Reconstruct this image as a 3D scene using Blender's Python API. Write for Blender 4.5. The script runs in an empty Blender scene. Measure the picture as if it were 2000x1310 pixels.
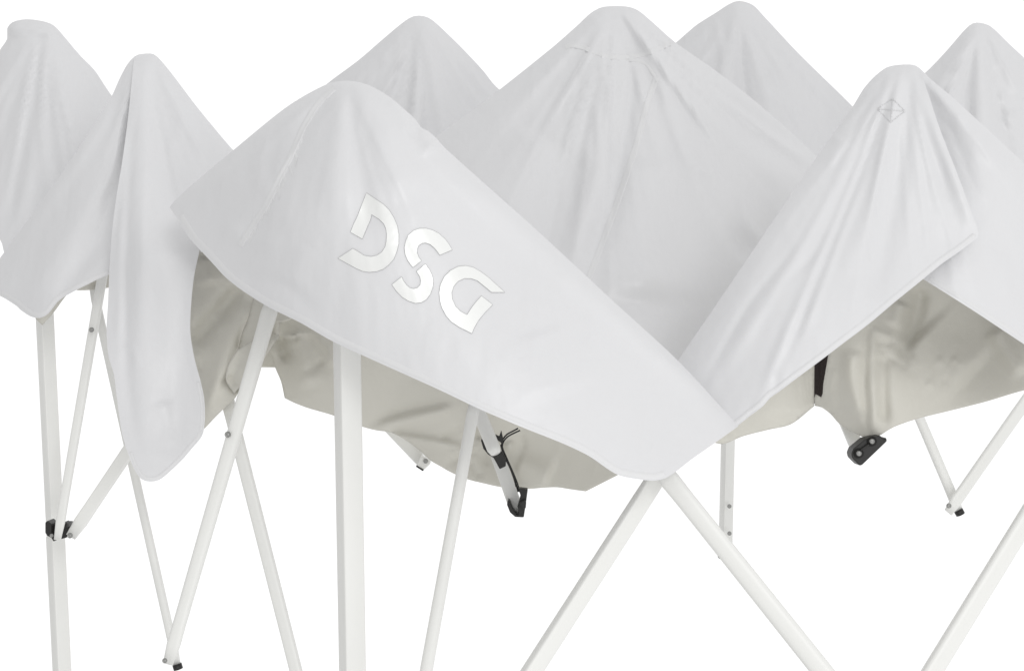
import bpy, bmesh, math
import numpy as np
from mathutils import Vector, Matrix
from mathutils.geometry import delaunay_2d_cdt

S = bpy.context.scene
C = S.collection
W, H, F = 2000.0, 1310.0, 2500.0
PITCH = math.radians(7.6)
CAM = np.array([0.0, 0.0, 1.70])
RIGHT = np.array([1.0, 0, 0])
FWD = np.array([0, math.cos(PITCH), -math.sin(PITCH)])
UP = np.array([0, math.sin(PITCH), math.cos(PITCH)])
BASE = np.array([0.25, 2.55, 0.0])

def P(x, y, d):
    """point of space seen in direction (x, y) at distance d along the lens axis (metres)"""
    return CAM + d*FWD + (x-W/2)/F*d*RIGHT - (y-H/2)/F*d*UP
def PA(x, y, d):
    x = np.asarray(x, float); y = np.asarray(y, float); d = np.asarray(d, float)
    return CAM[None] + d[:, None]*FWD + ((x-W/2)/F*d)[:, None]*RIGHT - ((y-H/2)/F*d)[:, None]*UP

# ------------------------------------------------------------------ materials
def mat(name, col, rough=.5, metal=0., sheen=0., bump=(), spec=.5, mottling=0., coat=0.):
    m = bpy.data.materials.new(name); m.use_nodes = True
    nt = m.node_tree; N = nt.nodes; L = nt.links
    b = N['Principled BSDF']
    b.inputs['Base Color'].default_value = (*col, 1)
    b.inputs['Roughness'].default_value = rough
    b.inputs['Metallic'].default_value = metal
    b.inputs['Specular IOR Level'].default_value = spec
    b.inputs['Sheen Weight'].default_value = sheen
    b.inputs['Coat Weight'].default_value = coat
    tc = N.new('ShaderNodeNewGeometry')
    if mottling:
        n = N.new('ShaderNodeTexNoise'); n.inputs['Scale'].default_value = 9; n.inputs['Detail'].default_value = 5
        L.new(tc.outputs['Position'], n.inputs['Vector'])
        r = N.new('ShaderNodeMapRange'); r.inputs['To Min'].default_value = 1-mottling; r.inputs['To Max'].default_value = 1+mottling
        L.new(n.outputs['Fac'], r.inputs['Value'])
        mx = N.new('ShaderNodeVectorMath'); mx.operation = 'SCALE'; mx.inputs[0].default_value = col
        L.new(r.outputs['Result'], mx.inputs['Scale']); L.new(mx.outputs['Vector'], b.inputs['Base Color'])
    prev = None
    for (scale, dist, detail, stretch) in bump:
        mp = N.new('ShaderNodeMapping'); mp.inputs['Scale'].default_value = stretch
        L.new(tc.outputs['Position'], mp.inputs['Vector'])
        n = N.new('ShaderNodeTexNoise'); n.inputs['Scale'].default_value = scale; n.inputs['Detail'].default_value = detail
        L.new(mp.outputs['Vector'], n.inputs['Vector'])
        bp = N.new('ShaderNodeBump'); bp.inputs['Strength'].default_value = 1; bp.inputs['Distance'].default_value = dist
        L.new(n.outputs['Fac'], bp.inputs['Height'])
        if prev: L.new(prev.outputs['Normal'], bp.inputs['Normal'])
        prev = bp
    if prev: L.new(prev.outputs['Normal'], b.inputs['Normal'])
    return m

FAB = mat('white_polyester', (.72, .72, .73), .4, spec=.5, bump=((60, .0005, 2, (1, 1, 1)), (5, .012, 3, (1.6, 1, .5)), (24, .0012, 2, (1, 1, .6))), mottling=.006)
SEAM = mat('seam_tape', (.73, .73, .735), .5, spec=.32, bump=((260, .0003, 2, (1, 1, 1)),))
LIN = mat('grey_lining', (.64, .625, .567), .62, spec=.25, bump=((9, .006, 3, (1.3, 1, .7)), (34, .0012, 3, (1, 1, 1)), (900, .0002, 2, (1, 1, .3))), mottling=.03)
MET = mat('white_powder_coat', (.79, .79, .765), .36, spec=.5, mottling=.015)
STEEL = mat('zinc_rivet', (.30, .30, .29), .35, metal=.6)
BLK = mat('black_nylon', (.011, .0105, .0095), .48, bump=((60, .0004, 2, (1, 1, 1)),))
DARK = mat('gap_shade', (.022, .014, .013), .8)  # near-black colour that stands for shadow in the right-hand gap
LET = mat('silver_print', (.90, .905, .89), .32, metal=.35, spec=.5, mottling=.02)
EDGE = mat('print_edge', (.46, .46, .46), .6)
THREAD = mat('grey_thread', (.71, .71, .715), .6)

# ------------------------------------------------------------------ objects
root = bpy.data.objects.new('canopy_tent', None); C.objects.link(root)
root.location = BASE; root.empty_display_size = .3
root['label'] = 'half folded white pop-up canopy tent with DSG lettering on its draped front panel'
root['category'] = 'canopy tent'
ORG = {root.name: BASE}

def link(name, verts, faces, mats, parent=None, smooth=True, fmat=None, label=None):
    parent = parent or root
    v = np.asarray(verts, float); c = v.mean(0)
    me = bpy.data.meshes.new(name)
    me.from_pydata([tuple(p) for p in (v-c)], [], [tuple(f) for f in faces])
    for m in (mats if isinstance(mats, (list, tuple)) else [mats]): me.materials.append(m)
    for i, p in enumerate(me.polygons):
        p.use_smooth = smooth
        if fmat is not None: p.material_index = int(fmat[i])
    me.update()
    o = bpy.data.objects.new(name, me); C.objects.link(o)
    o.parent = parent; o.location = c - ORG[parent.name]
    ORG[o.name] = c
    if label: o['label'] = label
    return o

# ------------------------------------------------------------------ 2D helpers
def smooth(pts, step=7.0):
    pts = [np.array(p, float) for p in pts]
    if len(pts) < 3:
        n = max(1, int(np.linalg.norm(pts[1]-pts[0])/step))
        return [pts[0]+(pts[1]-pts[0])*i/n for i in range(n+1)]
    ext = [2*pts[0]-pts[1]]+pts+[2*pts[-1]-pts[-2]]
    out = []
    for i in range(1, len(ext)-2):
        p0, p1, p2, p3 = ext[i-1:i+3]
        L = np.linalg.norm(p2-p1); n = max(1, int(L/step))
        # centripetal-like tangents (scaled to the segment length, no overshoot)
        t1 = (p2-p0)/(np.linalg.norm(p2-p0)+1e-9)*L*.9; t2 = (p3-p1)/(np.linalg.norm(p3-p1)+1e-9)*L*.9
        for k in range(n):
            t = k/n
            out.append((2*t**3-3*t**2+1)*p1+(t**3-2*t**2+t)*t1+(-2*t**3+3*t**2)*p2+(t**3-t**2)*t2)
    out.append(pts[-1]); return out

def inside(px, py, poly):
    r = np.zeros(px.shape, bool); n = len(poly); j = n-1
    for i in range(n):
        xi, yi = poly[i]; xj, yj = poly[j]
        if yi != yj:
            c = ((yi > py) != (yj > py)) & (px < (xj-xi)*(py-yi)/(yj-yi)+xi)
            r ^= c
        j = i
    return r

def pdist(px, py, line):
    """distance to a polyline, signed side, running parameter 0..1"""
    line = np.asarray(line, float); seg = np.linalg.norm(np.diff(line, axis=0), axis=1)
    cum = np.concatenate([[0], np.cumsum(seg)]); tot = cum[-1]
    best = np.full(px.shape, 1e9); side = np.zeros(px.shape); par = np.zeros(px.shape)
    for i in range(len(line)-1):
        a, b = line[i], line[i+1]; ab = b-a; l2 = (ab**2).sum()+1e-9
        t = np.clip(((px-a[0])*ab[0]+(py-a[1])*ab[1])/l2, 0, 1)
        dx = px-(a[0]+t*ab[0]); dy = py-(a[1]+t*ab[1]); d = np.hypot(dx, dy)
        m = d < best
        best = np.where(m, d, best); side = np.where(m, np.sign(ab[0]*dy-ab[1]*dx), side)
        par = np.where(m, (cum[i]+t*seg[i])/tot, par)
    return best, side, par

def tps(ctrl):
    c = np.array(ctrl, float); n = len(c); xy = c[:, :2]/500
    if n < 4:
        A = np.c_[xy, np.ones(n)]; k, *_ = np.linalg.lstsq(A, c[:, 2], rcond=None)
        return lambda x, y: k[0]*x/500+k[1]*y/500+k[2]
    r = np.linalg.norm(xy[:, None]-xy[None], axis=2)
    K = np.where(r > 0, r**2*np.log(r+1e-12), 0)+np.eye(n)*1e-3
    Pm = np.c_[np.ones(n), xy]
    A = np.block([[K, Pm], [Pm.T, np.zeros((3, 3))]])
    w = np.linalg.solve(A, np.r_[c[:, 2], np.zeros(3)])
    def f(x, y):
        X = np.asarray(x)/500; Y = np.asarray(y)/500
        o = w[n]+w[n+1]*X+w[n+2]*Y
        for i in range(n):
            rr = np.hypot(X-xy[i, 0], Y-xy[i, 1]); o = o+w[i]*np.where(rr > 0, rr**2*np.log(rr+1e-12), 0)
        return o
    return f

class Panel:
    """one sewn piece of cloth: outline, hanging depth, folds pressed into it"""
    def __init__(s, name, segs, ctrl, folds=(), ridge=None, material=FAB, step=8, back=0, roll=.022, rollw=22,
                 backslope=.0011, label=None, gain=1., fan=None):
        s.segs = [smooth(g) for g in segs]; s.gain, s.lim = (.95*gain, .72*gain**.7) if material is FAB else (2.1, 1.9); s.base = tps(ctrl); s.folds = [(smooth(f[0], 20), *f[1:]) for f in folds]
        s.fan = fan; s.crisp = material is LIN
        s.ridge = s.segs[ridge] if ridge is not None else None; s.roll = roll; s.rollw = rollw
        out = []
        for g in s.segs:
            for p in g:
                if not out or np.linalg.norm(out[-1]-p) > 2.5: out.append(p)
        while np.linalg.norm(out[0]-out[-1]) < 2.5: out.pop()
        poly = np.array(out)
        x0, y0 = poly.min(0); x1, y1 = poly.max(0)
        gx, gy = np.meshgrid(np.arange(x0, x1, step), np.arange(y0, y1, step*.87))
        gx = gx+np.where((np.arange(gx.shape[0]) % 2)[:, None] == 0, 0, step/2)
        gx = gx.ravel(); gy = gy.ravel()
        m = inside(gx, gy, poly)
        d, _, _ = pdist(gx[m], gy[m], np.vstack([poly, poly[:1]]))
        gx = gx[m][d > step*.55]; gy = gy[m][d > step*.55]
        co = [Vector(p) for p in poly]+[Vector(p) for p in zip(gx, gy)]
        n = len(poly)
        vs, _, fs, *_ = delaunay_2d_cdt(co, [(i, (i+1) % n) for i in range(n)], [], 1, 1e-4)
        vx = np.array([v[0] for v in vs]); vy = np.array([v[1] for v in vs])
        verts = PA(vx, vy, s.depth(vx, vy))
        faces = []
        for f in fs:
            a, b, c = [np.array([vx[i], vy[i]]) for i in f[:3]]
            cr = (b[0]-a[0])*(c[1]-a[1])-(b[1]-a[1])*(c[0]-a[0])
            faces.append(tuple(f) if cr < 0 else tuple(reversed(f)))
        verts = list(verts)
        if back and s.ridge is not None:            # the far slope of the peak, falling away behind the ridge
            R = np.array(s.ridge); k = 14; nR = len(R); base = len(verts)
            t = np.linspace(0, 1, nR); env = np.sin(np.pi*t)**.5*.98+.02
            d0 = s.depth(R[:, 0], R[:, 1])
            cx = R[:, 0].mean()
            for j in range(k+1):
                f = j/k; dy = back*f*env
                dd = d0+.012*(1-np.exp(-f*8))+dy*backslope
                xx = R[:, 0]+(cx-R[:, 0])*.12*f+0.9*(1 if j else 0)*np.sign(cx-R[:, 0])
                yy = R[:, 1]+dy+(1.2 if j else 0)
                dd = dd+.010*np.sin(t*23+f*2)*f
                verts += list(PA(xx, yy, dd))
            for j in range(k):
                for i in range(nR-1):
                    a = base+j*nR+i; faces.append((a, a+1, a+nR+1, a+nR))
        s.obj = link(name, verts, faces, material, label=label)
        if s.ridge is None:
            sol = s.obj.modifiers.new('cloth_thickness', 'SOLIDIFY'); sol.thickness = .0006; sol.offset = -1
    def depth(s, x, y):
        x = np.asarray(x, float); y = np.asarray(y, float)
        d = s.base(x, y)
        for (ln, w0, w1, a0, a1, *kind) in s.folds:
            r, sd, t = pdist(x, y, ln)
            w = w0+(w1-w0)*t; a = (a0+(a1-a0)*t)*s.gain
            e = np.clip(np.minimum(t/.14, (1-t)/.22), 0, 1); a = a*(.12+.88*e*e*(3-2*e)); lm = s.lim*w*.00075; a = lm*np.tanh(a/lm)
            if kind and kind[0] == 's':             # a lap: cloth on one side stands proud of the other
                fade = np.exp(-(r/(w*7))**2); d = d-a*np.tanh(sd*r/w)*fade
            elif (kind and kind[0] == 'v') or (s.crisp and w0 <= 9):           # pressed crease
                d = d-.8*a*np.exp(-(np.sqrt(r*r+1.5)-1.2)/(w*1.1))
            else:
                d = d-a*np.exp(-(r/w)**2)
        if s.fan:                                   # fine pleats running down from the point that carries the cloth
            fx, fy, amp, seed = s.fan; rng = np.random.default_rng(seed)
            th = np.arctan2(x-fx, y-fy); rr = np.hypot(x-fx, y-fy); o = 0
            for k in (9, 14, 23, 37):
                ph = rng.uniform(0, 6.28); wob = .10*np.sin(rr/rng.uniform(110, 190)+rng.uniform(0, 6))
                u = np.abs(np.sin(k*(th+wob*.25)+ph)); reach = rng.uniform(280, 620)
                sel = .5+.5*np.sin(th*rng.uniform(3, 7)+rng.uniform(0, 6))
                o = o+sel*((1-u)**2.2)*(9/k)**.8*np.exp(-(rr/reach)**2)
            d = d-amp*o*np.clip(rr/170, 0, 1)**1.2
        if s.ridge is not None:
            r, _, _ = pdist(x, y, s.ridge)
            d = d+s.roll*np.exp(-r/s.rollw)
        return d
    def ribbon(s, name, line, width, off=.0008, inset=0, material=SEAM, step=6, stitches=True):
        L = np.array(smooth(line, step)); T = np.gradient(L, axis=0); T /= np.linalg.norm(T, axis=1)[:, None]+1e-9
        Nn = np.c_[-T[:, 1], T[:, 0]]; L = L+Nn*inset
        prof = [(-.5, .0), (-.42, 1), (-.2, .75), (-.1, .25), (0, .75), (.2, .95), (.42, 1), (.5, .0)] if stitches else [(-.5, 0), (-.3, 1), (.3, 1), (.5, 0)]
        V = []; k = len(prof)
        pk = 1+.25*np.sin(np.arange(len(L))*2.1)
        for (u, h) in prof:
            q = L+Nn*width*u; V.append(PA(q[:, 0], q[:, 1], s.depth(q[:, 0], q[:, 1])+(.0004 if h == 0 else -.00055-off*.6*h*pk)))
        V = np.stack(V, 1).reshape(-1, 3); Fc = []
        for i in range(len(L)-1):
            for j in range(k-1):
                a = i*k+j; Fc.append((a, a+1, a+k+1, a+k))
        return link(name, V, Fc, material, s.obj)

# ------------------------------------------------------------------ cloth panels
rad = lambda pk, pt, w0, w1, a0, a1, *k: ([pk, ((pk[0]*.5+pt[0]*.5), (pk[1]*.5+pt[1]*.5)), pt], w0, w1, a0, a1, *k)

# right-hand far peak
hp = (1908, 60)
pH = Panel('roof_panel', [[(1690, 250), (1815, 135), (1850, 98), (1885, 58), (1900, 46), (1915, 45), (1935, 52), (1970, 85), (2010, 123), (2080, 200), (2160, 300)],
                          [(2160, 300), (2160, 480)], [(2160, 480), (1900, 440), (1730, 330)], [(1730, 330), (1690, 250)]],
     [(1908, 45, 2.95), (1690, 250, 2.98), (2160, 300, 2.98), (1900, 440, 2.78), (2160, 480, 2.80), (1780, 330, 2.85)],
     [rad(hp, (1828, 190), 7, 26, .006, .022), rad(hp, (1880, 300), 6, 26, -.004, -.026), rad(hp, (1925, 350), 8, 30, .005, .022),
      rad((1925, 65), (1965, 320), 6, 20, -.003, -.014), ([(1930, 70), (1975, 150), (2000, 200)], 5, 16, .004, .014), ([(1960, 240), (2005, 215)], 12, 10, .009, .002)],
     ridge=0, back=200, gain=1.9, fan=(1908, 40, .015, 1), label='fabric peak at the far right')
# far peak right of the centre
fp = (1440, 18)
pF = Panel('roof_panel', [[(1220, 170), (1320, 84), (1345, 62), (1362, 48), (1400, 24), (1425, 8), (1443, 2), (1470, 10), (1490, 30), (1560, 105), (1665, 208), (1740, 290)],
                          [(1740, 290), (1700, 430)], [(1700, 430), (1450, 420), (1250, 300)], [(1250, 300), (1220, 170)]],
     [(1443, 2, 3.25), (1220, 170, 3.25), (1740, 290, 3.28), (1450, 420, 3.05), (1700, 430, 3.1), (1250, 300, 3.1)],
     [rad(fp, (1405, 250), 9, 34, .004, .018), rad(fp, (1520, 260), 9, 30, .006, .018), rad(fp, (1470, 300), 7, 30, -.004, -.02),
      ([(1398, 40), (1410, 100), (1412, 180)], 5, 7, .004, .002)],
     ridge=0, back=200, gain=2.0, fan=(1440, 0, .016, 2))
# far peak left of the centre
dp = (818, 45)
pD = Panel('roof_panel', [[(560, 235), (640, 163), (700, 118), (750, 75), (790, 42), (808, 32), (828, 32), (845, 40), (900, 92), (945, 140), (962, 162), (978, 178), (1040, 240)],
                          [(1040, 240), (1000, 420)], [(1000, 420), (860, 400), (640, 330)], [(640, 330), (560, 235)]],
     [(818, 32, 2.95), (560, 235, 2.95), (1040, 240, 2.98), (860, 400, 2.75), (1000, 420, 2.8), (640, 330, 2.8)],
     [rad(dp, (820, 330), 7, 26, .008, .022), rad(dp, (845, 360), 5, 20, -.004, -.016), rad((830, 45), (932, 210), 4, 10, .006, .009),
      rad(dp, (770, 280), 10, 40, -.003, -.014), rad((822, 45), (880, 320), 7, 26, .005, .012)],
     ridge=0, back=200, gain=2.0, fan=(818, 28, .016, 3))
# central peak
ep = (1200, 30)
pE = Panel('roof_panel', [[(740, 350), (850, 268), (905, 228), (962, 186), (1080, 92), (1130, 48), (1155, 25), (1178, 14), (1222, 13), (1245, 20), (1270, 40), (1320, 84), (1400, 140), (1480, 202), (1595, 305), (1700, 420)],
                          [(1700, 420), (1560, 600)], [(1560, 600), (1385, 790)], [(1385, 790), (1330, 770), (1100, 620), (820, 440)], [(820, 440), (740, 350)]],
     [(1200, 14, 2.62), (740, 350, 2.60), (1700, 420, 2.62), (1080, 400, 2.42), (1370, 780, 2.18), (1000, 520, 2.30), (1400, 420, 2.44), (1560, 600, 2.42)],
     [rad((1185, 35), (1110, 330), 10, 42, .004, .016), rad((1192, 35), (1040, 560), 10, 40, -.006, -.018), ([(1180, 90), (1178, 200), (1155, 380), (1100, 560)], 8, 26, .010, .014),
      ([(1215, 60), (1235, 150), (1215, 300), (1160, 520)], 8, 26, -.008, -.016), ([(1222, 30), (1262, 95), (1300, 180), (1345, 300), (1440, 500)], 8, 30, .010, .018),
      ([(1215, 30), (1250, 110)], 5, 9, -.006, -.004), ([(1300, 180), (1365, 330), (1385, 390), (1440, 470), (1500, 520)], 8, 22, -.007, -.016),
      ([(1240, 40), (1320, 150), (1420, 260), (1560, 380)], 8, 30, .004, .016), ([(1330, 140), (1450, 230), (1585, 322)], 6, 12, .006, .010),
      ([(1445, 385), (1455, 430), (1490, 470)], 8, 12, .010, .006), ([(1355, 325), (1378, 340), (1392, 335)], 8, 8, .009, .007),
      ([(1165, 205), (1168, 290)], 7, 6, .007, .003), ([(1260, 300), (1245, 600)], 60, 90, .012, .03), ([(1060, 260), (960, 420)], 40, 70, .006, .02)],
     ridge=0, back=260, step=7, gain=2.3, fan=(1200, 5, .019, 11), label='central fabric peak with a long stitched seam')
pE.ribbon('seam', [(1282, 150), (1262, 210), (1240, 290), (1205, 395), (1170, 490), (1145, 556), (1125, 610)], 13)
pE.ribbon('seam', [(1104, 93), (1118, 89), (1137, 93), (1175, 107), (1215, 112), (1250, 108), (1275, 100), (1310, 84)], 10, off=.0006)
pE.ribbon('seam', [(1175, 112), (1220, 116), (1258, 124), (1275, 145), (1284, 160)], 7, off=.0005, stitches=False)
# left far peak
ap = (80, 60)
pA = Panel('roof_panel', [[(-110, 330), (-60, 215), (-10, 122), (0, 98), (14, 76), (14, 56), (24, 44), (50, 38), (85, 42), (105, 50), (122, 68), (155, 107), (185, 138), (205, 168), (219, 188), (310, 300)],
                          [(310, 300), (300, 480)], [(300, 480), (110, 560), (12, 505)], [(8, 494), (0, 468), (-50, 420), (-110, 330)]],
     [(60, 40, 2.46), (-110, 330, 2.50), (310, 300, 2.52), (100, 560, 2.38), (8, 494, 2.36), (60, 400, 2.38), (150, 320, 2.38)],
     [([(92, 70), (75, 200), (40, 420), (15, 500)], 7, 20, .008, .014), ([(86, 70), (55, 250), (10, 460)], 7, 18, -.007, -.012),
      ([(100, 75), (130, 200), (150, 340)], 9, 30, .005, .012), ([(18, 56), (55, 56), (95, 66), (120, 74)], 9, 8, .012, .007), ([(20, 76), (60, 68), (100, 76)], 6, 6, -.006, -.005),
      ([(150, 120), (190, 175), (230, 260)], 8, 14, -.005, -.010), ([(195, 235), (215, 195)], 8, 6, .008, .002)],
     ridge=0, back=220, gain=1.5, fan=(80, 40, .012, 5), label='fabric peak at the far left')
# left side: wide sheet behind, hanging flap in front, one peak
pB = Panel('roof_panel', [[(-70, 600), (8, 493), (60, 422), (150, 296), (218, 188), (233, 155), (250, 124), (266, 109), (285, 106), (300, 106)],
                          [(300, 106), (345, 300), (345, 520)], [(345, 520), (260, 530), (214, 536), (170, 556), (128, 578), (112, 590), (95, 612), (78, 621), (60, 618), (40, 605), (33, 598), (0, 578), (-40, 566), (-70, 600)]],
     [(285, 106, 2.20), (8, 493, 2.30), (-70, 600, 2.33), (200, 300, 2.19), (75, 620, 2.18), (214, 540, 2.17), (345, 520, 2.22), (330, 250, 2.24)],
     [([(262, 130), (215, 330), (150, 440), (45, 610)], 7, 24, .006, .010), ([(255, 150), (180, 300), (60, 480)], 8, 22, -.003, -.010),
      ([(250, 200), (215, 420), (130, 560)], 8, 20, -.004, -.012), ([(248, 160), (238, 250), (228, 380)], 6, 16, .006, .010), ([(110, 585), (160, 520), (215, 450)], 14, 20, -.008, -.004)],
     ridge=0, back=0, roll=.02, fan=(285, 100, .006, 6), label='draped sheet at the left corner')
pB.ribbon('hem', [(214, 536), (170, 556), (128, 578), (112, 590), (95, 612), (78, 621), (60, 618), (40, 605), (33, 598), (0, 578)], 9, inset=7, off=.0005, stitches=False)
pB2 = Panel('roof_panel', [[(262, 111), (270, 107), (285, 105), (300, 106), (314, 118), (340, 150), (380, 203), (420, 252), (455, 293), (560, 410)],
                           [(560, 410), (470, 500), (392, 492)],
                           [(390, 488), (379, 540), (373, 600), (372, 650), (380, 700), (392, 745), (399, 780), (400, 820), (395, 850), (375, 875), (358, 895), (330, 922), (310, 937), (292, 940), (276, 935), (262, 915), (250, 885), (238, 845), (230, 790), (222, 730), (212, 695), (208, 650), (211, 590), (213, 540)],
                           [(213, 540), (219, 450), (228, 380), (238, 320), (250, 230), (262, 111)]],
     [(285, 105, 2.20), (560, 410, 2.20), (455, 293, 2.18), (390, 488, 2.08), (300, 500, 2.06), (213, 540, 2.12), (292, 940, 2.00), (385, 700, 2.07), (215, 700, 2.08), (245, 230, 2.18)],
     [([(270, 112), (262, 220), (240, 380), (234, 520), (232, 700)], 4, 8, .006, .012), ([(266, 120), (252, 250), (226, 470)], 4, 8, -.004, -.008),
      ([(275, 115), (250, 380), (246, 560), (250, 760), (275, 900)], 5, 14, -.006, -.012), ([(280, 115), (272, 300), (275, 600), (290, 880)], 12, 26, .006, .012),
      ([(295, 115), (330, 300), (345, 500)], 10, 34, -.005, -.014), ([(305, 118), (370, 250), (420, 320)], 7, 22, .006, .012),
      ([(245, 670), (262, 685), (270, 720)], 9, 8, .008, .004), ([(370, 560), (352, 720), (330, 900)], 20, 34, -.006, -.016), ([(320, 780), (335, 880)], 16, 14, .007, .004),
      ([(384, 500), (370, 640), (395, 780), (390, 850)], 8, 10, .007, .008)],
     ridge=0, back=240, step=7, gain=.8, fan=(285, 95, .006, 7), label='narrow flap hanging low at the left')
pB2.ribbon('hem', [(392, 745), (399, 780), (400, 820), (395, 850), (375, 875), (358, 895), (330, 922), (310, 937), (292, 940), (276, 935), (262, 915), (250, 885)], 8, inset=6, off=.0005, stitches=False)
# right front: sheet behind and pointed flap in front
pG2 = Panel('roof_panel', [[(1700, 200), (1745, 132), (1787, 128), (1803, 140), (1818, 155), (1860, 190), (1920, 245), (2000, 318), (2100, 405)],
                           [(2100, 405), (2100, 735)], [(2100, 735), (2000, 672), (1900, 606), (1803, 545)], [(1803, 545), (1740, 560), (1700, 200)]],
     [(1787, 128, 2.0), (1700, 200, 2.09), (1740, 400, 2.05), (2100, 405, 2.06), (2100, 735, 1.93), (1803, 545, 1.94), (1740, 560, 1.97), (1900, 400, 1.95)],
     [([(1800, 140), (1900, 260), (2010, 380)], 8, 26, .005, .014), ([(1800, 150), (1880, 330), (1930, 470)], 8, 26, -.004, -.010), ([(1920, 450), (2060, 560)], 30, 40, -.004, -.008)],
     ridge=0, back=220, fan=(1795, 125, .006, 10))
pG2.ribbon('hem', [(2090, 729), (2000, 672), (1900, 606), (1812, 551)], 10, inset=8, off=.0005, stitches=False)
pG = Panel('roof_panel', [[(1290, 760), (1325, 703), (1390, 608), (1450, 520), (1530, 402), (1600, 300), (1665, 209), (1688, 172), (1710, 148), (1732, 132), (1755, 127), (1783, 127), (1795, 133)],
                          [(1795, 133), (1812, 180), (1835, 250), (1870, 340), (1905, 435), (1911, 455), (1910, 463)],
                          [(1908, 465), (1880, 487), (1840, 515), (1803, 545), (1745, 592), (1700, 630), (1650, 668), (1600, 706), (1550, 743), (1520, 766), (1505, 776), (1490, 793), (1465, 812), (1440, 832)],
                          [(1440, 832), (1380, 840), (1290, 760)]],
     [(1770, 127, 1.99), (1325, 703, 1.88), (1440, 832, 1.80), (1600, 300, 1.98), (1800, 545, 1.90), (1905, 462, 1.92), (1600, 600, 1.84), (1840, 300, 1.95)],
     [([(1738, 135), (1690, 220), (1560, 470), (1460, 600), (1372, 756)], 7, 8, -.006, -.008), ([(1745, 135), (1640, 330), (1545, 510), (1400, 740)], 8, 16, .007, .009),
      ([(1728, 150), (1700, 240), (1600, 480), (1530, 560)], 5, 8, -.005, -.007), ([(1740, 150), (1692, 280), (1610, 480), (1540, 640), (1480, 790)], 6, 10, .006, .009),
      ([(1742, 165), (1700, 290), (1640, 440), (1560, 640), (1510, 770)], 5, 9, -.005, -.009), ([(1700, 330), (1640, 470), (1570, 650)], 6, 9, .004, .008),
      ([(1785, 135), (1800, 200), (1850, 320), (1905, 450)], 7, 16, .009, .014), ([(1775, 135), (1768, 260), (1740, 420), (1690, 600)], 10, 34, -.007, -.018),
      ([(1760, 135), (1752, 200), (1720, 330), (1650, 560)], 7, 24, .005, .012), ([(1790, 150), (1815, 260), (1860, 400)], 6, 16, -.005, -.010),
      ([(1650, 270), (1610, 330)], 14, 9, .008, .003), ([(1520, 745), (1560, 640)], 9, 12, .006, .003)],
     ridge=0, back=0, step=6, gain=.75, fan=(1765, 115, .006, 8), label='pointed front flap with a crossed square of stitching')
pG.ribbon('hem', [(1908, 465), (1880, 487), (1840, 515), (1803, 545), (1745, 592), (1700, 630), (1650, 668), (1600, 706), (1550, 743), (1520, 766), (1505, 776), (1490, 793), (1465, 812), (1440, 832), (1415, 848)], 11, inset=8, off=.0005, stitches=False)
def stitch_patch(pan):
    V = []; Fc = []
    sq = [(1743, 192), (1768, 217), (1740, 239), (1714, 213)]
    for a, b in [(sq[i], sq[(i+1) % 4]) for i in range(4)]+[(sq[0], sq[2]), (sq[3], sq[1])]:
        a = np.array(a, float); b = np.array(b, float); t = (b-a)/np.linalg.norm(b-a); nn = np.array([-t[1], t[0]])
        n = 9
        for i in range(n):
            p = a+(b-a)*(i+.12)/n; q = a+(b-a)*(i+.88)/n; k = len(V)
            for (c, u, h) in ((p, -1, .0003), (p, 1, .0003), (q, 1, .0003), (q, -1, .0003), (p, 0, .0011), (q, 0, .0011)):
                z = c+nn*u*.9; V.append(P(z[0], z[1], float(pan.depth(z[0], z[1]))-h-.0005))
            Fc += [(k, k+4, k+5, k+3), (k+4, k+1, k+2, k+5)]
    return link('stitched_square', V, Fc, THREAD, pan.obj)
stitch_patch(pG)
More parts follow.
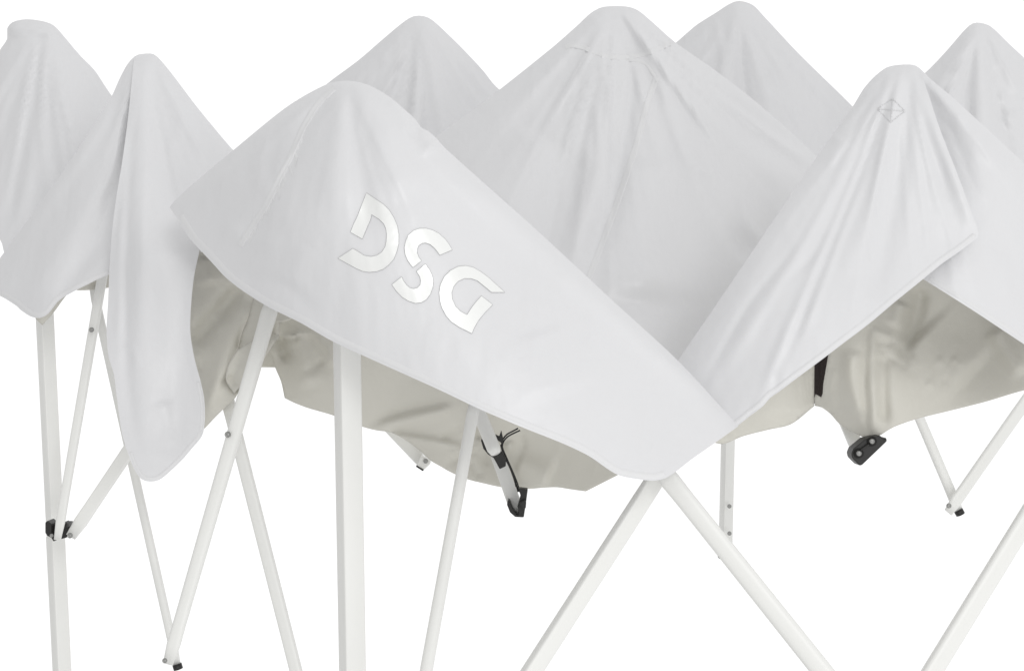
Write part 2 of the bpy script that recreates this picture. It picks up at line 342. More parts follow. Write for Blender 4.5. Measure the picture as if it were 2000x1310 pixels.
# front panel with the lettering
pC = Panel('front_panel', [[(331, 405), (345, 388), (395, 344), (455, 294), (520, 240), (560, 209), (600, 184), (640, 164), (655, 160), (678, 158), (702, 161), (728, 170), (760, 189), (790, 214), (812, 234), (822, 249), (836, 256), (850, 268), (870, 290), (950, 362), (1040, 442), (1200, 590), (1325, 705), (1415, 802), (1442, 832)],
                           [(1442, 832), (1400, 862), (1350, 897), (1318, 922), (1300, 933), (1280, 938), (1252, 936), (1205, 926), (1150, 890), (1100, 866), (1020, 834), (940, 800), (860, 762), (780, 726), (700, 690), (645, 664), (590, 632), (520, 597), (470, 565), (440, 541), (415, 514), (390, 487), (370, 465), (345, 425), (331, 405)]],
     [(660, 160, 1.80), (331, 405, 1.98), (455, 294, 1.90), (560, 420, 1.76), (440, 541, 1.86), (850, 500, 1.70), (1040, 442, 1.78), (1325, 705, 1.76), (1285, 935, 1.66), (1000, 700, 1.67), (700, 690, 1.70), (1440, 832, 1.74)],
     [([(655, 175), (600, 240), (560, 330), (500, 430), (460, 500)], 12, 22, -.005, -.010), ([(650, 172), (560, 240), (480, 320), (400, 380)], 10, 24, .004, .012),
      ([(690, 172), (740, 240), (790, 400)], 12, 46, .004, .010), ([(670, 175), (655, 300), (650, 420)], 14, 40, .005, .008), ([(680, 180), (700, 330), (720, 480)], 10, 40, -.003, -.009),
      ([(790, 225), (805, 250), (822, 282)], 7, 7, -.007, -.004), ([(760, 195), (788, 225), (800, 262)], 9, 7, .007, .003), ([(825, 300), (845, 285), (862, 296)], 9, 9, .010, .008), ([(812, 240), (832, 268), (845, 300)], 6, 7, .006, .004),
      ([(520, 250), (505, 330), (515, 390)], 10, 16, .004, .006), ([(430, 440), (500, 470), (560, 470)], 14, 18, .004, .003), ([(880, 320), (1060, 480), (1300, 700), (1400, 800)], 28, 22, .010, .010),
      ([(1050, 640), (1090, 780)], 40, 60, .004, .006), ([(470, 540), (560, 560), (620, 620)], 16, 16, -.004, -.003), ([(600, 480), (560, 560)], 20, 30, .003, .004)],
     ridge=0, back=260, step=7, roll=.018, rollw=16, fan=(670, 145, .0028, 9), label='large front panel printed with silver letters')
pC.ribbon('hem', [(1300, 932), (1280, 938), (1252, 936), (1205, 926), (1150, 890), (1100, 866), (1020, 834), (940, 800), (860, 762), (780, 726), (700, 690), (645, 664), (590, 632), (520, 597), (470, 565), (440, 541), (415, 514), (390, 487), (370, 465), (345, 425)], 13, inset=9, off=.0005, stitches=False)
pC.ribbon('seam', [(652, 172), (620, 205), (592, 250), (570, 300), (545, 350), (520, 400), (490, 445), (468, 480)], 13, off=.0010)

# puckers along that seam
def puckers(pan, line, n, lo, hi, seed):
    rng = np.random.default_rng(seed); V = []; Fc = []
    L = np.array(smooth(line, 4))
    for i in range(n):
        c = L[int(rng.uniform(0, 1)*(len(L)-1))]+rng.uniform(-6, 6, 2); ang = rng.uniform(1.1, 2.0); ln = rng.uniform(lo, hi)
        t = np.array([math.cos(ang), math.sin(ang)]); nn = np.array([-t[1], t[0]]); w = rng.uniform(1.8, 3.4); k = len(V); m = 6
        for j in range(m+1):
            f = j/m; e = math.sin(math.pi*f)
            for u, h in ((-1, .0001), (-.4, .0009*e+.0001), (.4, .0009*e+.0001), (1, .0001)):
                z = c+t*(f-.5)*ln+nn*u*w*(e+.05); V.append(P(z[0], z[1], float(pan.depth(z[0], z[1]))-h-.0001))
        for j in range(m):
            for q in range(3):
                a = k+j*4+q; Fc.append((a, a+1, a+5, a+4))
    return link('pucker', V, Fc, SEAM, pan.obj)
puckers(pC, [(590, 270), (560, 340), (530, 395), (480, 470)], 34, 12, 34, 3)

# ------------------------------------------------------------------ letters
def letter(polys, label):
    V = []; Fc = []; FM = []
    for poly in polys:
        q = np.array([(620+x/3.97, 350+y/3.97) for x, y in poly]); n = len(q)
        # subdivide long edges
        qq = []
        for i in range(n):
            a, b = q[i], q[(i+1) % n]; k = max(1, int(np.linalg.norm(b-a)/6))
            qq += [a+(b-a)*j/k for j in range(k)]
        q = np.array(qq); n = len(q)
        x0, y0 = q.min(0); x1, y1 = q.max(0)
        gx, gy = np.meshgrid(np.arange(x0, x1, 5), np.arange(y0, y1, 5)); gx = gx.ravel(); gy = gy.ravel()
        m = inside(gx, gy, q); gx = gx[m]; gy = gy[m]
        d, _, _ = pdist(gx, gy, np.vstack([q, q[:1]])); gx = gx[d > 2.5]; gy = gy[d > 2.5]
        vs, _, fs, *_ = delaunay_2d_cdt([Vector(p) for p in q]+[Vector(p) for p in zip(gx, gy)], [(i, (i+1) % n) for i in range(n)], [], 1, 1e-4)
        vx = np.array([v[0] for v in vs]); vy = np.array([v[1] for v in vs]); b0 = len(V)
        V += list(PA(vx, vy, pC.depth(vx, vy)-.0016))
        for f in fs:
            a, b, c = [np.array([vx[i], vy[i]]) for i in f[:3]]
            cr = (b[0]-a[0])*(c[1]-a[1])-(b[1]-a[1])*(c[0]-a[0])
            Fc.append(tuple(b0+i for i in (f if cr < 0 else reversed(f)))); FM.append(0)
        # grey edge of the print: narrow bevel going down to the cloth
        T = np.roll(q, -1, 0)-np.roll(q, 1, 0); T /= np.linalg.norm(T, axis=1)[:, None]
        Nn = np.c_[T[:, 1], -T[:, 0]]
        ar = (q[:, 0]*np.roll(q[:, 1], -1)-np.roll(q[:, 0], -1)*q[:, 1]).sum()
        if ar < 0: Nn = -Nn
        o = q+Nn*.8
        b1 = len(V); V += list(PA(q[:, 0], q[:, 1], pC.depth(q[:, 0], q[:, 1])-.0016)); b2 = len(V)
        V += list(PA(o[:, 0], o[:, 1], pC.depth(o[:, 0], o[:, 1])-.0004))
        for i in range(n):
            j = (i+1) % n; Fc.append((b1+i, b1+j, b2+j, b2+i)); FM.append(1)
    return link('letter', V, Fc, [LET, EDGE], pC.obj, fmat=FM, label=label)
letter([[(380,108),(450,155),(510,195),(555,240),(590,295),(618,360),(630,430),(628,500),(615,560),(590,620),(550,665),(510,695),(460,714),(400,720),(350,712),(300,690),(230,652),(160,613),(275,538),(320,565),(360,592),(415,602),(460,592),(500,565),(525,525),(535,480),(538,430),(532,385),(515,345),(480,310),(420,273),(408,320),(385,370),(347,462),(257,410),(280,350),(310,290),(340,210)]], 'silver letter D')
letter([[(740,683),(700,630),(680,580),(675,530),(685,480),(705,435),(745,400),(790,384),(840,382),(890,395),(940,420),(990,465),(1020,505),(1044,547),(948,587),(930,560),(905,530),(875,505),(840,492),(810,495),(785,512),(772,540),(772,570),(785,605),(805,632)],
        [(837,658),(870,705),(888,745),(897,790),(893,840),(875,890),(845,930),(805,955),(760,960),(710,945),(660,915),(615,870),(578,817),(653,757),(665,785),(690,820),(715,842),(745,850),(775,843),(797,820),(802,790),(795,755),(768,715)]], 'silver letter S cut in two')
letter([[(1452,875),(1390,820),(1330,765),(1270,720),(1210,685),(1150,671),(1090,678),(1030,710),(985,755),(955,815),(945,880),(950,940),(965,995),(1000,1060),(1040,1105),(1100,1145),(1197,1194),(1215,1150),(1250,1090),(1300,1030),(1358,972),(1272,905),(1235,945),(1200,990),(1160,1052),(1110,1025),(1070,985),(1045,930),(1040,880),(1055,830),(1090,790),(1140,768),(1190,768),(1240,785),(1290,825),(1350,875)]], 'silver letter G')

# ------------------------------------------------------------------ grey inner faces of the cloth
LB = 'lining'
Panel(LB, [[(375, 400), (450, 400), (520, 450)], [(520, 450), (514, 570), (508, 640), (480, 700), (466, 765)], [(466, 765), (459, 777), (442, 793), (420, 815), (393, 842), (375, 850)], [(375, 850), (350, 700), (375, 400)]],
      [(380, 490, 2.16), (514, 570, 2.12), (393, 842, 2.12), (459, 777, 2.08), (508, 640, 2.14), (450, 620, 2.13)],
      [([(470, 560), (430, 610), (395, 650), (380, 680)], 16, 20, -.020, -.014), ([(500, 590), (455, 660), (430, 740), (395, 830)], 22, 16, .016, .012), ([(400, 500), (410, 560)], 20, 20, .006, .010),
       ([(372, 690), (395, 700)], 8, 8, .008, .003), ([(376, 715), (400, 722)], 7, 8, -.008, -.003), ([(465, 690), (448, 730), (410, 800)], 9, 9, -.010, -.010),
       ([(440, 735), (462, 765)], 12, 8, -.018, -.012), ([(505, 600), (490, 660), (470, 690)], 6, 6, -.010, -.006), ([(420, 610), (436, 650)], 7, 7, .005, .003)],
      material=LIN, step=6, label='grey inner side of the left flap')
Panel(LB, [[(497, 572), (517, 587)], [(517, 587), (508, 625), (493, 668)], [(493, 668), (465, 682)], [(465, 682), (473, 650), (485, 620), (497, 572)]],
      [(505, 580, 2.09), (465, 682, 2.11), (493, 668, 2.07)], [([(500, 590), (486, 640), (478, 672)], 6, 8, .006, .005)], material=LIN, step=4)
Panel(LB, [[(465, 682), (489, 667), (520, 645)], [(520, 645), (545, 654)], [(545, 654), (526, 685), (505, 711), (480, 740), (457, 768)], [(457, 768), (441, 742), (447, 710), (465, 682)]],
      [(465, 682, 2.065), (545, 654, 2.05), (457, 768, 2.075), (505, 711, 2.03)],
      [([(535, 655), (505, 690), (470, 740)], 12, 14, .008, .006), ([(470, 690), (455, 740), (455, 760)], 8, 8, -.008, -.010), ([(445, 735), (470, 755)], 9, 6, -.010, -.006)], material=LIN, step=4)
Panel(LB, [[(512, 570), (580, 612)], [(580, 612), (566, 625), (540, 630), (526, 638), (510, 648)], [(510, 648), (512, 580)]], [(512, 580, 2.06), (558, 610, 2.05), (510, 648, 2.035)],
      [([(520, 600), (530, 625)], 8, 7, .004, .003)], material=LIN, step=4)
Panel(LB, [[(520, 630), (541, 622), (546, 640), (544, 660)], [(544, 660), (525, 670), (520, 630)]], [(520, 630, 2.075), (541, 622, 2.08), (544, 660, 2.07)],
      [([(538, 630), (535, 655)], 4, 4, .006, .006)], material=LIN, step=4)
Panel(LB, [[(492, 690), (530, 665), (556, 690)], [(556, 690), (550, 717)], [(550, 717), (492, 717)], [(492, 717), (492, 690)]], [(492, 690, 2.30), (556, 690, 2.30), (550, 717, 2.28)],
      [([(515, 690), (512, 716)], 8, 8, .004, .004)], material=LIN, step=5)
Panel(LB, [[(560, 470), (700, 450), (900, 540), (1100, 680), (1290, 850)], [(1290, 850), (1262, 890), (1205, 928)], [(1205, 928), (1144, 959)],
           [(1144, 959), (1115, 955), (1088, 951), (1060, 952), (1034, 954), (982, 951), (944, 943), (909, 934), (879, 921), (860, 910), (841, 899), (805, 868), (766, 845), (735, 840), (708, 833), (680, 822), (648, 810), (600, 796), (574, 786), (556, 777)],
           [(556, 777), (549, 745), (538, 719), (532, 700), (525, 683)], [(525, 683), (540, 660), (560, 470)]],
      [(560, 600, 2.22), (540, 719, 2.20), (640, 740, 2.18), (766, 845, 2.24), (900, 800, 2.20), (985, 880, 2.26), (1144, 959, 2.20), (1250, 895, 2.14), (944, 943, 2.22)],
      [([(548, 655), (560, 690), (545, 700)], 16, 12, -.024, -.012), ([(570, 650), (572, 660)], 18, 18, .016, .014), ([(572, 650), (610, 650), (640, 680), (652, 720)], 9, 10, .008, .012), ([(572, 655), (590, 700), (610, 760)], 16, 20, .006, .006),
       ([(632, 702), (610, 720), (590, 728)], 8, 8, -.009, -.003), ([(882, 785), (820, 797), (770, 808), (715, 832)], 7, 8, -.012, -.009), ([(882, 797), (810, 815), (730, 835)], 12, 12, .010, .006),
       ([(766, 848), (840, 860), (905, 872)], 7, 7, .007, .007), ([(760, 838), (840, 850), (940, 868)], 7, 9, -.009, -.010), ([(865, 855), (905, 835)], 7, 7, -.009, -.010),
       ([(938, 870), (905, 877), (880, 885)], 4.5, 4.5, .013, .012), ([(938, 880), (905, 892), (875, 905)], 7, 7, -.012, -.006), ([(950, 885), (948, 910)], 8, 7, -.012, -.004), ([(915, 900), (940, 935)], 7, 7, -.008, -.004),
       ([(962, 850), (985, 880), (1005, 925), (1014, 955)], 9, 9, -.020, -.012), ([(990, 865), (1000, 880)], 10, 12, .012, .008), ([(1020, 850), (1022, 878)], 6, 5, -.009, -.003), ([(1010, 900), (1080, 930)], 20, 26, .008, .008),
       ([(940, 825), (935, 860)], 10, 12, -.012, -.012)],
      material=LIN, step=5.5, label='large grey inner side under the front panel')
# black cords gathered there
def tube(name, pts, r, m, parent=None, n=8, label=None, taper=None):
    pts = np.array(pts, float); T = np.gradient(pts, axis=0); T /= np.linalg.norm(T, axis=1)[:, None]
    V = []; k = len(pts)
    a = np.cross(T[0], FWD); a /= np.linalg.norm(a)
    for i in range(k):
        a = a-T[i]*np.dot(a, T[i]); a /= np.linalg.norm(a); b = np.cross(T[i], a)
        rr = r*(taper(i/(k-1)) if taper else 1)
        for j in range(n):
            t = 2*math.pi*j/n; V.append(pts[i]+rr*(math.cos(t)*a+math.sin(t)*b))
    Fc = [(i*n+j, i*n+(j+1) % n, (i+1)*n+(j+1) % n, (i+1)*n+j) for i in range(k-1) for j in range(n)]
    Fc += [tuple(reversed(range(n))), tuple(range((k-1)*n, k*n))]
    return link(name, V, Fc, m, parent, label=label)
for ln in ([(1012, 836), (1001, 842), (990, 848), (982, 858), (980, 868), (985, 890), (997, 915), (1006, 940), (1012, 960)],
           [(1016, 840), (1005, 845), (992, 852), (984, 861), (981, 872), (990, 895), (1001, 920), (1010, 942), (1015, 960)],
           [(978, 868), (983, 885), (993, 905), (1003, 930), (1008, 950)]):
    tube('cord', [P(x, y, 2.10) for x, y in smooth(ln, 5)], .0013, BLK)

Panel(LB, [[(1370, 800), (1480, 660), (1615, 560)], [(1615, 560), (1594, 640), (1591, 700), (1590, 793)], [(1590, 793), (1545, 828), (1500, 839), (1450, 852), (1412, 867), (1395, 864)], [(1395, 864), (1370, 800)]],
      [(1385, 835, 1.95), (1600, 680, 2.12), (1590, 793, 2.10), (1450, 852, 2.0), (1412, 867, 1.98)],
      [([(1412, 867), (1425, 845)], 6, 8, .008, .004), ([(1589, 700), (1589, 790)], 14, 14, -.014, -.014), ([(1540, 720), (1545, 820)], 34, 40, .012, .010)],
      material=LIN, step=6)
Panel(LB, [[(1650, 520), (1720, 440), (1803, 400), (1900, 420), (2000, 500), (2110, 600)], [(2110, 600), (2110, 740), (2000, 762), (1925, 784), (1850, 803), (1790, 818), (1745, 834), (1722, 848)],
           [(1722, 848), (1703, 856), (1692, 856)], [(1692, 856), (1668, 845), (1640, 828), (1622, 808), (1604, 795), (1591, 792)], [(1591, 792), (1593, 770), (1604, 776), (1608, 750), (1622, 670), (1650, 520)]],
      [(1640, 670, 2.14), (1803, 540, 2.16), (1697, 750, 2.10), (1697, 852, 2.12), (1600, 790, 2.22), (2000, 700, 2.08), (1850, 800, 2.14), (1830, 650, 2.18)],
      [([(1696, 640), (1690, 700), (1688, 760), (1695, 852)], 7, 7, -.016, -.014), ([(1704, 640), (1703, 720), (1706, 800), (1702, 850)], 8, 8, .010, .012), ([(1664, 680), (1660, 740), (1680, 820)], 18, 14, .014, .010),
       ([(1725, 690), (1724, 760), (1728, 830)], 14, 12, -.010, -.014), ([(1800, 560), (1790, 610), (1770, 680), (1776, 720)], 18, 16, -.016, -.010), ([(1765, 590), (1745, 640)], 18, 16, .010, .006),
       ([(1705, 645), (1728, 652), (1744, 662)], 5, 6, .010, .010), ([(1712, 668), (1735, 672), (1748, 664)], 6, 5, -.010, -.006), ([(1718, 680), (1740, 700), (1775, 722)], 7, 7, -.008, -.006),
       ([(1760, 660), (1784, 712)], 5, 5, .006, .004), ([(1830, 700), (1846, 712)], 8, 8, .003, .002), ([(1860, 700), (1880, 716)], 8, 8, .003, .002), ([(1810, 745), (1826, 757)], 8, 8, .003, .002), ([(1840, 740), (1862, 752)], 9, 9, -.003, -.002),
       ([(1940, 640), (1975, 700), (2000, 735)], 18, 18, .012, .008), ([(1800, 640), (1900, 740)], 60, 60, .010, .010),
       ([(1605, 792), (1632, 800), (1638, 812)], 5, 5, .012, .010), ([(1618, 800), (1634, 808)], 4, 4, -.016, -.014), ([(1632, 720), (1620, 760), (1632, 795)], 8, 8, .010, .010)],
      material=LIN, step=5.5, label='grey inner side under the right flap')
# small inner folds under the left sheet
Panel(LB, [[(60, 605), (110, 575), (150, 555)], [(150, 555), (127, 580), (105, 610), (83, 635)], [(83, 635), (72, 625), (60, 605)]], [(60, 605, 2.24), (150, 555, 2.26), (83, 635, 2.25)],
      [([(90, 600), (83, 632)], 10, 8, .006, .004)], material=LIN, step=5)
Panel(LB, [[(130, 560), (200, 525), (240, 520)], [(240, 520), (240, 562)], [(240, 562), (212, 562), (180, 566), (152, 567), (145, 565)], [(145, 565), (130, 560)]], [(130, 560, 2.30), (240, 520, 2.32), (240, 562, 2.32), (152, 567, 2.30)],
      [([(190, 530), (185, 565)], 10, 10, -.010, -.008)], material=LIN, step=5)

# ------------------------------------------------------------------ frame
def bar(name, ends, wpx, flat=.62, roll=0., ends_flat=(True, True), sq=0., label=None, parent=None, curve=None, material=MET, n=20):
    """oval tube between two points of space, hammered flat at its riveted ends"""
    (x0, y0, d0), (x1, y1, d1) = ends
    a = P(x0, y0, d0); b = P(x1, y1, d1); L = np.linalg.norm(b-a); K = max(12, int(L/.03))
    ax = (b-a)/L; side = np.cross(ax, FWD); side /= np.linalg.norm(side); dep = np.cross(side, ax)
    s2 = side*math.cos(roll)+dep*math.sin(roll); d2 = -side*math.sin(roll)+dep*math.cos(roll)
    V = []
    for i in range(K+1):
        t = i/K; w = (wpx[0]*d0*(1-t)+wpx[1]*d1*t)/F/2; th = w*flat
        e = 1.
        for k, on in enumerate(ends_flat):
            s = (t if k == 0 else 1-t)*L
            if on and s < .07: q = 1-s/.07; q = q*q*(3-2*q); w *= 1+.10*q; th *= 1-.5*q
            if s < .006: e = min(e, .72+.28*(s/.006)**.5)
        c = a+(b-a)*t+(side*math.sin(math.pi*t)*curve if curve else 0)
        for j in range(n):
            u = 2*math.pi*(j+.5)/n; cu, su = math.cos(u), math.sin(u)
            p = 2/(2+sq*6); cx = math.copysign(abs(cu)**p, cu); sy = math.copysign(abs(su)**p, su)
            V.append(c+s2*w*e*cx+d2*th*e*sy)
    Fc = [(i*n+j, i*n+(j+1) % n, (i+1)*n+(j+1) % n, (i+1)*n+j) for i in range(K) for j in range(n)]
    for i0, sgn in ((0, 1), (K*n, -1)):
        r = list(range(i0, i0+n)); Fc.append(tuple(reversed(r)) if sgn > 0 else tuple(r))
    return link(name, V, Fc, material, parent, label=label)

def rivet(x, y, d, rpx, parent, name='rivet', m=STEEL):
    c = P(x, y, d); r = rpx*d/F; V = []; n = 16
    prof = [(1.0, 0), (1.0, .25), (.8, .45), (.72, .45), (.62, .30), (.4, .38), (.001, .44)]
    for (a, h) in prof:
        for j in range(n):
            t = 2*math.pi*j/n; V.append(c+r*a*(math.cos(t)*RIGHT+math.sin(t)*UP)-FWD*r*h*1.4)
    Fc = [(i*n+j, i*n+(j+1) % n, (i+1)*n+(j+1) % n, (i+1)*n+j) for i in range(len(prof)-1) for j in range(n)]
    return link(name, V, Fc, m, parent)

def prism(name, polys, m, parent=None, bevel=.0012, label=None):
    """solid pieces: each (outline, front distance, thickness)"""
    V = []; Fc = []
    for poly, d, th in polys:
        a = sum(poly[i][0]*poly[(i+1) % len(poly)][1]-poly[(i+1) % len(poly)][0]*poly[i][1] for i in range(len(poly)))
        if a > 0: poly = poly[::-1]
        n = len(poly); k = len(V)
        fr = [P(x, y, d) for x, y in poly]; V += fr; V += [p+FWD*th for p in fr]
        Fc.append(tuple(range(k, k+n))); Fc.append(tuple(range(k+2*n-1, k+n-1, -1)))
        for i in range(n):
            j = (i+1) % n; Fc.append((k+j, k+i, k+n+i, k+n+j))
    o = link(name, V, Fc, m, parent, smooth=False, label=label)
    b = o.modifiers.new('edge', 'BEVEL'); b.width = bevel; b.segments = 2; b.limit_method = 'ANGLE'
    return o

def leg(x, y, d, s, turn, z0, z1, holes=(), foot=True, label=None, inner=None):
    """upright square tube with rounded corners"""
    c = P(x, y, d); V = []; Fc = []
    def ring(z, h):
        r = []
        for q in range(4):
            for k in range(4):
                a = math.pi/2*q+math.pi/2*k/3; cr = h*.16
                cx = (h-cr)*(1 if q in (0, 3) else -1)+cr*math.cos(a); cy = (h-cr)*(1 if q in (0, 1) else -1)+cr*math.sin(a)
                r.append(np.array([c[0]+cx*math.cos(turn)-cy*math.sin(turn), c[1]+cx*math.sin(turn)+cy*math.cos(turn), z]))
        return r
    zs = [(z0, s/2), (z1, s/2)] if not inner else [(z0, s/2), (inner, s/2), (inner, s/2*.93), (z1, s/2*.93)]
    for z, h in zs: V += ring(z, h)
    for i in range(len(zs)-1):
        for j in range(16): Fc.append((i*16+j, i*16+(j+1) % 16, (i+1)*16+(j+1) % 16, (i+1)*16+j))
    Fc.append(tuple(reversed(range(16)))); Fc.append(tuple(range((len(zs)-1)*16, len(zs)*16)))
    o = link('leg', V, Fc, MET, label=label)
    es = o.modifiers.new('edge', 'EDGE_SPLIT'); es.split_angle = math.radians(50)
    if foot:
        V = []; h = s*1.5
        for z, k in ((0, h), (.006, h), (.006, s*.62), (.05, s*.56)):
            V += [np.array([c[0]+k*(u*math.cos(turn)-v*math.sin(turn)), c[1]+k*(u*math.sin(turn)+v*math.cos(turn)), z]) for u, v in ((1, 1), (-1, 1), (-1, -1), (1, -1))]
        Fc = [(i*4+j, i*4+(j+1) % 4, (i+1)*4+(j+1) % 4, (i+1)*4+j) for i in range(3) for j in range(4)]+[(3, 2, 1, 0), (12, 13, 14, 15)]
        link('foot', V, Fc, STEEL, o, smooth=False)
    return o, c

def zat(y, d):   # height seen at picture row y, at distance d
    return P(1000, y, d)[2]

# uprights
legF, cF = leg(684, 1050, 1.86, .0315, math.radians(29), 0, zat(330, 1.80), label='thick front leg under the lettered panel')
legL, cL = leg(106, 1000, 2.42, .0268, math.radians(46), 0, zat(485, 2.40), inner=zat(1050, 2.42), label='left leg with a black slider')
legR, cR = leg(1419, 980, 3.35, .0275, math.radians(20), zat(1088, 3.33), zat(330, 3.4), foot=False, label='far leg with two holes')
for y in (988, 1041):
    rivet(1424.5, y, 3.315, 4.2, legR, 'hole', STEEL)
prism('leg_slider', [([(1404, 1083), (1416, 1083), (1412, 1094), (1404, 1090)], 3.33, .02)], BLK, legR)

# left scissors
b = bar('truss_bar', ((206, 505, 2.27), (112, 1054, 2.25)), (19, 17), flat=.75, sq=.15, label='slim bar rising from the left slider')
rivet(179, 644, 2.245, 5, b)
b = bar('truss_bar', ((180, 555, 2.38), (347, 1302, 2.30)), (17, 17), flat=.8)
tube('end_cap', [P(345.5, 1296, 2.30), P(348.5, 1306, 2.30)], .0084, BLK, b, n=16)
b = bar('truss_bar', ((448, 587, 2.33), (138, 1048, 2.27)), (27, 25), flat=.4, sq=.5, label='flat bar rising right from the left slider')
rivet(137, 1045, 2.255, 5.5, b)
b = bar('truss_bar', ((536, 575, 2.02), (328, 1296, 1.96)), (31, 25), flat=.75, sq=.12, label='long slanting bar right of the hanging flap')
rivet(445, 848, 1.985, 6, b); rivet(322, 1289, 1.945, 5, b)
b = bar('truss_bar', ((436, 748, 2.13), (655, 1612, 1.96)), (25, 24), flat=.7, sq=.2)
# bars around the centre
b = bar('truss_bar', ((930, 770, 1.92), (778, 1610, 1.82)), (23, 27), flat=.8, sq=.05, label='bar just right of the front leg')
b = bar('truss_bar', ((925, 780, 2.11), (968, 885, 2.06)), (27, 27), flat=.9, ends_flat=(False, False), label='short stub gripped by the black clamp')
b = bar('truss_bar', ((968, 880, 2.135), (1011, 1000, 2.11)), (26, 27), flat=.35, sq=.4, ends_flat=(False, False))
prism('clamp', [([(942, 858), (948, 870), (956, 880), (966, 886), (978, 884), (980, 880), (988, 896), (988, 910), (976, 916), (964, 894), (953, 887), (944, 876), (939, 859)], 2.085, .02),
                ([(965, 847), (975, 852), (979, 840), (983, 858), (981, 866), (968, 857)], 2.09, .01)], BLK, label='black clamp on the middle strut')
prism('hinge_bracket', [([(1012, 953), (1031, 955), (1027, 985), (1023, 1010), (1014, 1008), (1011, 990), (1017, 968)], 2.075, .022),
                ([(990, 985), (993, 976), (997, 980), (1003, 995), (1010, 1004), (1022, 1003), (1022, 1010), (1006, 1009), (996, 1000)], 2.085, .030),
                ([(1014, 983), (1024, 975), (1028, 980), (1027, 992), (1020, 994)], 2.068, .01)], BLK, label='black hinge at the low end of the middle strut')
b = bar('truss_bar', ((742, 812, 2.32), (830, 908, 2.30)), (27, 22), flat=.5, sq=.3, ends_flat=(False, False))
prism('tube_clip', [([(823, 889), (832, 894), (841, 900), (840, 906), (827, 918), (813, 909), (818, 899)], 2.27, .02)], MET, label='pale clip on the tube end')
bpy.data.objects['tube_clip'].data.materials[0] = MET
rivet(831.5, 900, 2.268, 4.6, bpy.data.objects['tube_clip'])
prism('end_cap', [([(813, 908), (828, 917), (826, 920), (812, 911)], 2.268, .018)], BLK)
# black corner block under the right flap
b = bar('truss_bar', ((1640, 790, 2.20), (1678, 885, 2.16)), (30, 26), flat=.45, sq=.4, ends_flat=(False, False))
cb = prism('corner_block', [([(1663, 886), (1667, 876), (1690, 857), (1697, 855), (1719, 850), (1727, 857), (1731, 854), (1733, 861), (1684, 908), (1679, 909), (1665, 895)], 2.09, .032)], BLK, bevel=.002, label='black block with two bolts')
prism('rib', [([(1680, 878), (1697, 866), (1699, 869), (1683, 881)], 2.085, .006)], BLK, cb)
for x, y in ((1703, 861.5), (1677.5, 885)):
    tube('washer', [P(x, y, 2.086), P(x, y, 2.092)], .0078, BLK, cb, n=20)
    rivet(x, y, 2.085, 5.2, cb, 'bolt')
# deep shade in the gap between the inner faces, built as a near-black sheet
shade_sheet = Panel('gap_shade_sheet', [[(1582, 690), (1655, 640)], [(1655, 640), (1650, 760), (1620, 800)], [(1620, 800), (1584, 785)], [(1584, 785), (1582, 690)]],
           [(1582, 690, 2.30), (1655, 640, 2.30), (1620, 800, 2.29), (1584, 785, 2.30)], [([(1600, 700), (1602, 780)], 8, 8, .01, .01)], material=DARK, step=7, label='dark sheet standing in for the deep shade between inner folds')
# far right V
b = bar('truss_bar', ((1772, 760, 2.62), (1874, 1000, 2.56)), (19, 19), flat=.7, sq=.2)
tube('end_cap', [P(1871.5, 995.5, 2.56), P(1876, 1004, 2.56)], .0092, BLK, b, n=16)
b = bar('truss_bar', ((2200, 518, 2.68), (1852, 1000, 2.52)), (25, 22), flat=.6, sq=.2, curve=-.004)
rivet(1853, 987, 2.503, 5, b)
# front scissors
b = bar('truss_bar', ((1300, 905, 1.78), (850, 1603, 1.68)), (37, 39), flat=.6, sq=.55, roll=.45, label='front bar slanting down to the left')
b = bar('truss_bar', ((1280, 902, 1.74), (1850, 1615, 1.62)), (37, 44), flat=.6, sq=.12, label='front bar slanting down to the right')
b = bar('truss_bar', ((2200, 695, 1.88), (1640, 1604, 1.72)), (36, 38), flat=.6, sq=.2, label='bar cut off by the right edge')
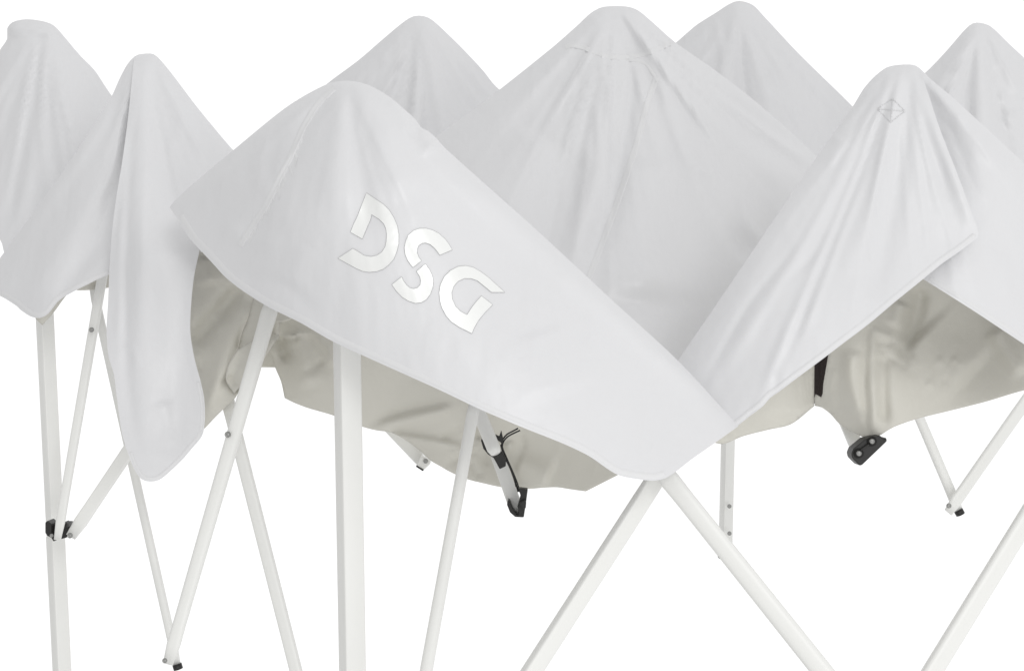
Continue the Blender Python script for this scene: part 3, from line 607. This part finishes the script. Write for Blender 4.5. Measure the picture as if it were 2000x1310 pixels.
# slider on the left leg
sl = prism('leg_slider', [([(88, 1020), (93, 1016), (100, 1022), (100, 1050), (92, 1046), (88, 1040)], 2.27, .03),
                     ([(98, 1024), (128, 1021), (142, 1024), (140, 1042), (128, 1050), (112, 1054), (104, 1057), (100, 1050)], 2.285, .03),
                     ([(126, 1018), (132, 1022), (131, 1030), (125, 1028)], 2.26, .02)], BLK, label='black slider on the left leg')
rivet(101, 1045, 2.262, 3.6, sl, 'bolt')

# ------------------------------------------------------------------ light
w = bpy.data.worlds.new('World'); S.world = w; w.use_nodes = True
nt = w.node_tree; N = nt.nodes; L = nt.links; bg = N['Background']
tc = N.new('ShaderNodeTexCoord'); sp = N.new('ShaderNodeSeparateXYZ'); L.new(tc.outputs['Generated'], sp.inputs[0])
def mr(src, a, b, c, d):
    r = N.new('ShaderNodeMapRange'); r.interpolation_type = 'SMOOTHSTEP'
    for k, v in zip(('From Min', 'From Max', 'To Min', 'To Max'), (a, b, c, d)): r.inputs[k].default_value = v
    L.new(src, r.inputs['Value']); return r.outputs['Result']
WB = mr(sp.outputs['Y'], .30, .70, .62, 1.10)
L.new(mr(sp.outputs['X'], -.95, -.1, .58, .83), WB.node.inputs['To Min'])       # white sweep behind the tent, dimmer studio behind the camera
bg.inputs['Color'].default_value = (1, 1, 1, 1)
L.new(WB, bg.inputs['Strength'])

def area(loc, target, size, power, col=(1, 1, 1), shape='RECTANGLE', sy=None):
    l = bpy.data.lights.new('softbox', 'AREA'); l.energy = power; l.size = size; l.shape = shape; l.size_y = sy or size; l.color = col
    o = bpy.data.objects.new('softbox', l); C.objects.link(o); o.location = loc
    o.rotation_euler = (Vector(target)-Vector(loc)).to_track_quat('-Z', 'Y').to_euler()
    return o
area((2.2, -4.8, 5.0), (.2, 2.4, 1.6), 2.4, 108)
area((1.2, -3.2, .4), (.1, 2.3, 1.35), 1.6, 28)
area((1.0, .3, .4), (.3, 1.8, .9), .7, 2.5)

# ------------------------------------------------------------------ camera
cam = bpy.data.cameras.new('camera'); co = bpy.data.objects.new('camera', cam); C.objects.link(co)
cam.sensor_width = 36; cam.lens = 36*F/W; cam.clip_end = 200; cam.clip_start = .05
co.location = CAM; co.rotation_euler = (math.pi/2-PITCH, 0, 0)
S.camera = co
S.render.resolution_x = 1024; S.render.resolution_y = 670
S.view_settings.view_transform = 'Standard'; S.view_settings.look = 'None'; S.view_settings.gamma = 1; S.view_settings.exposure = 0
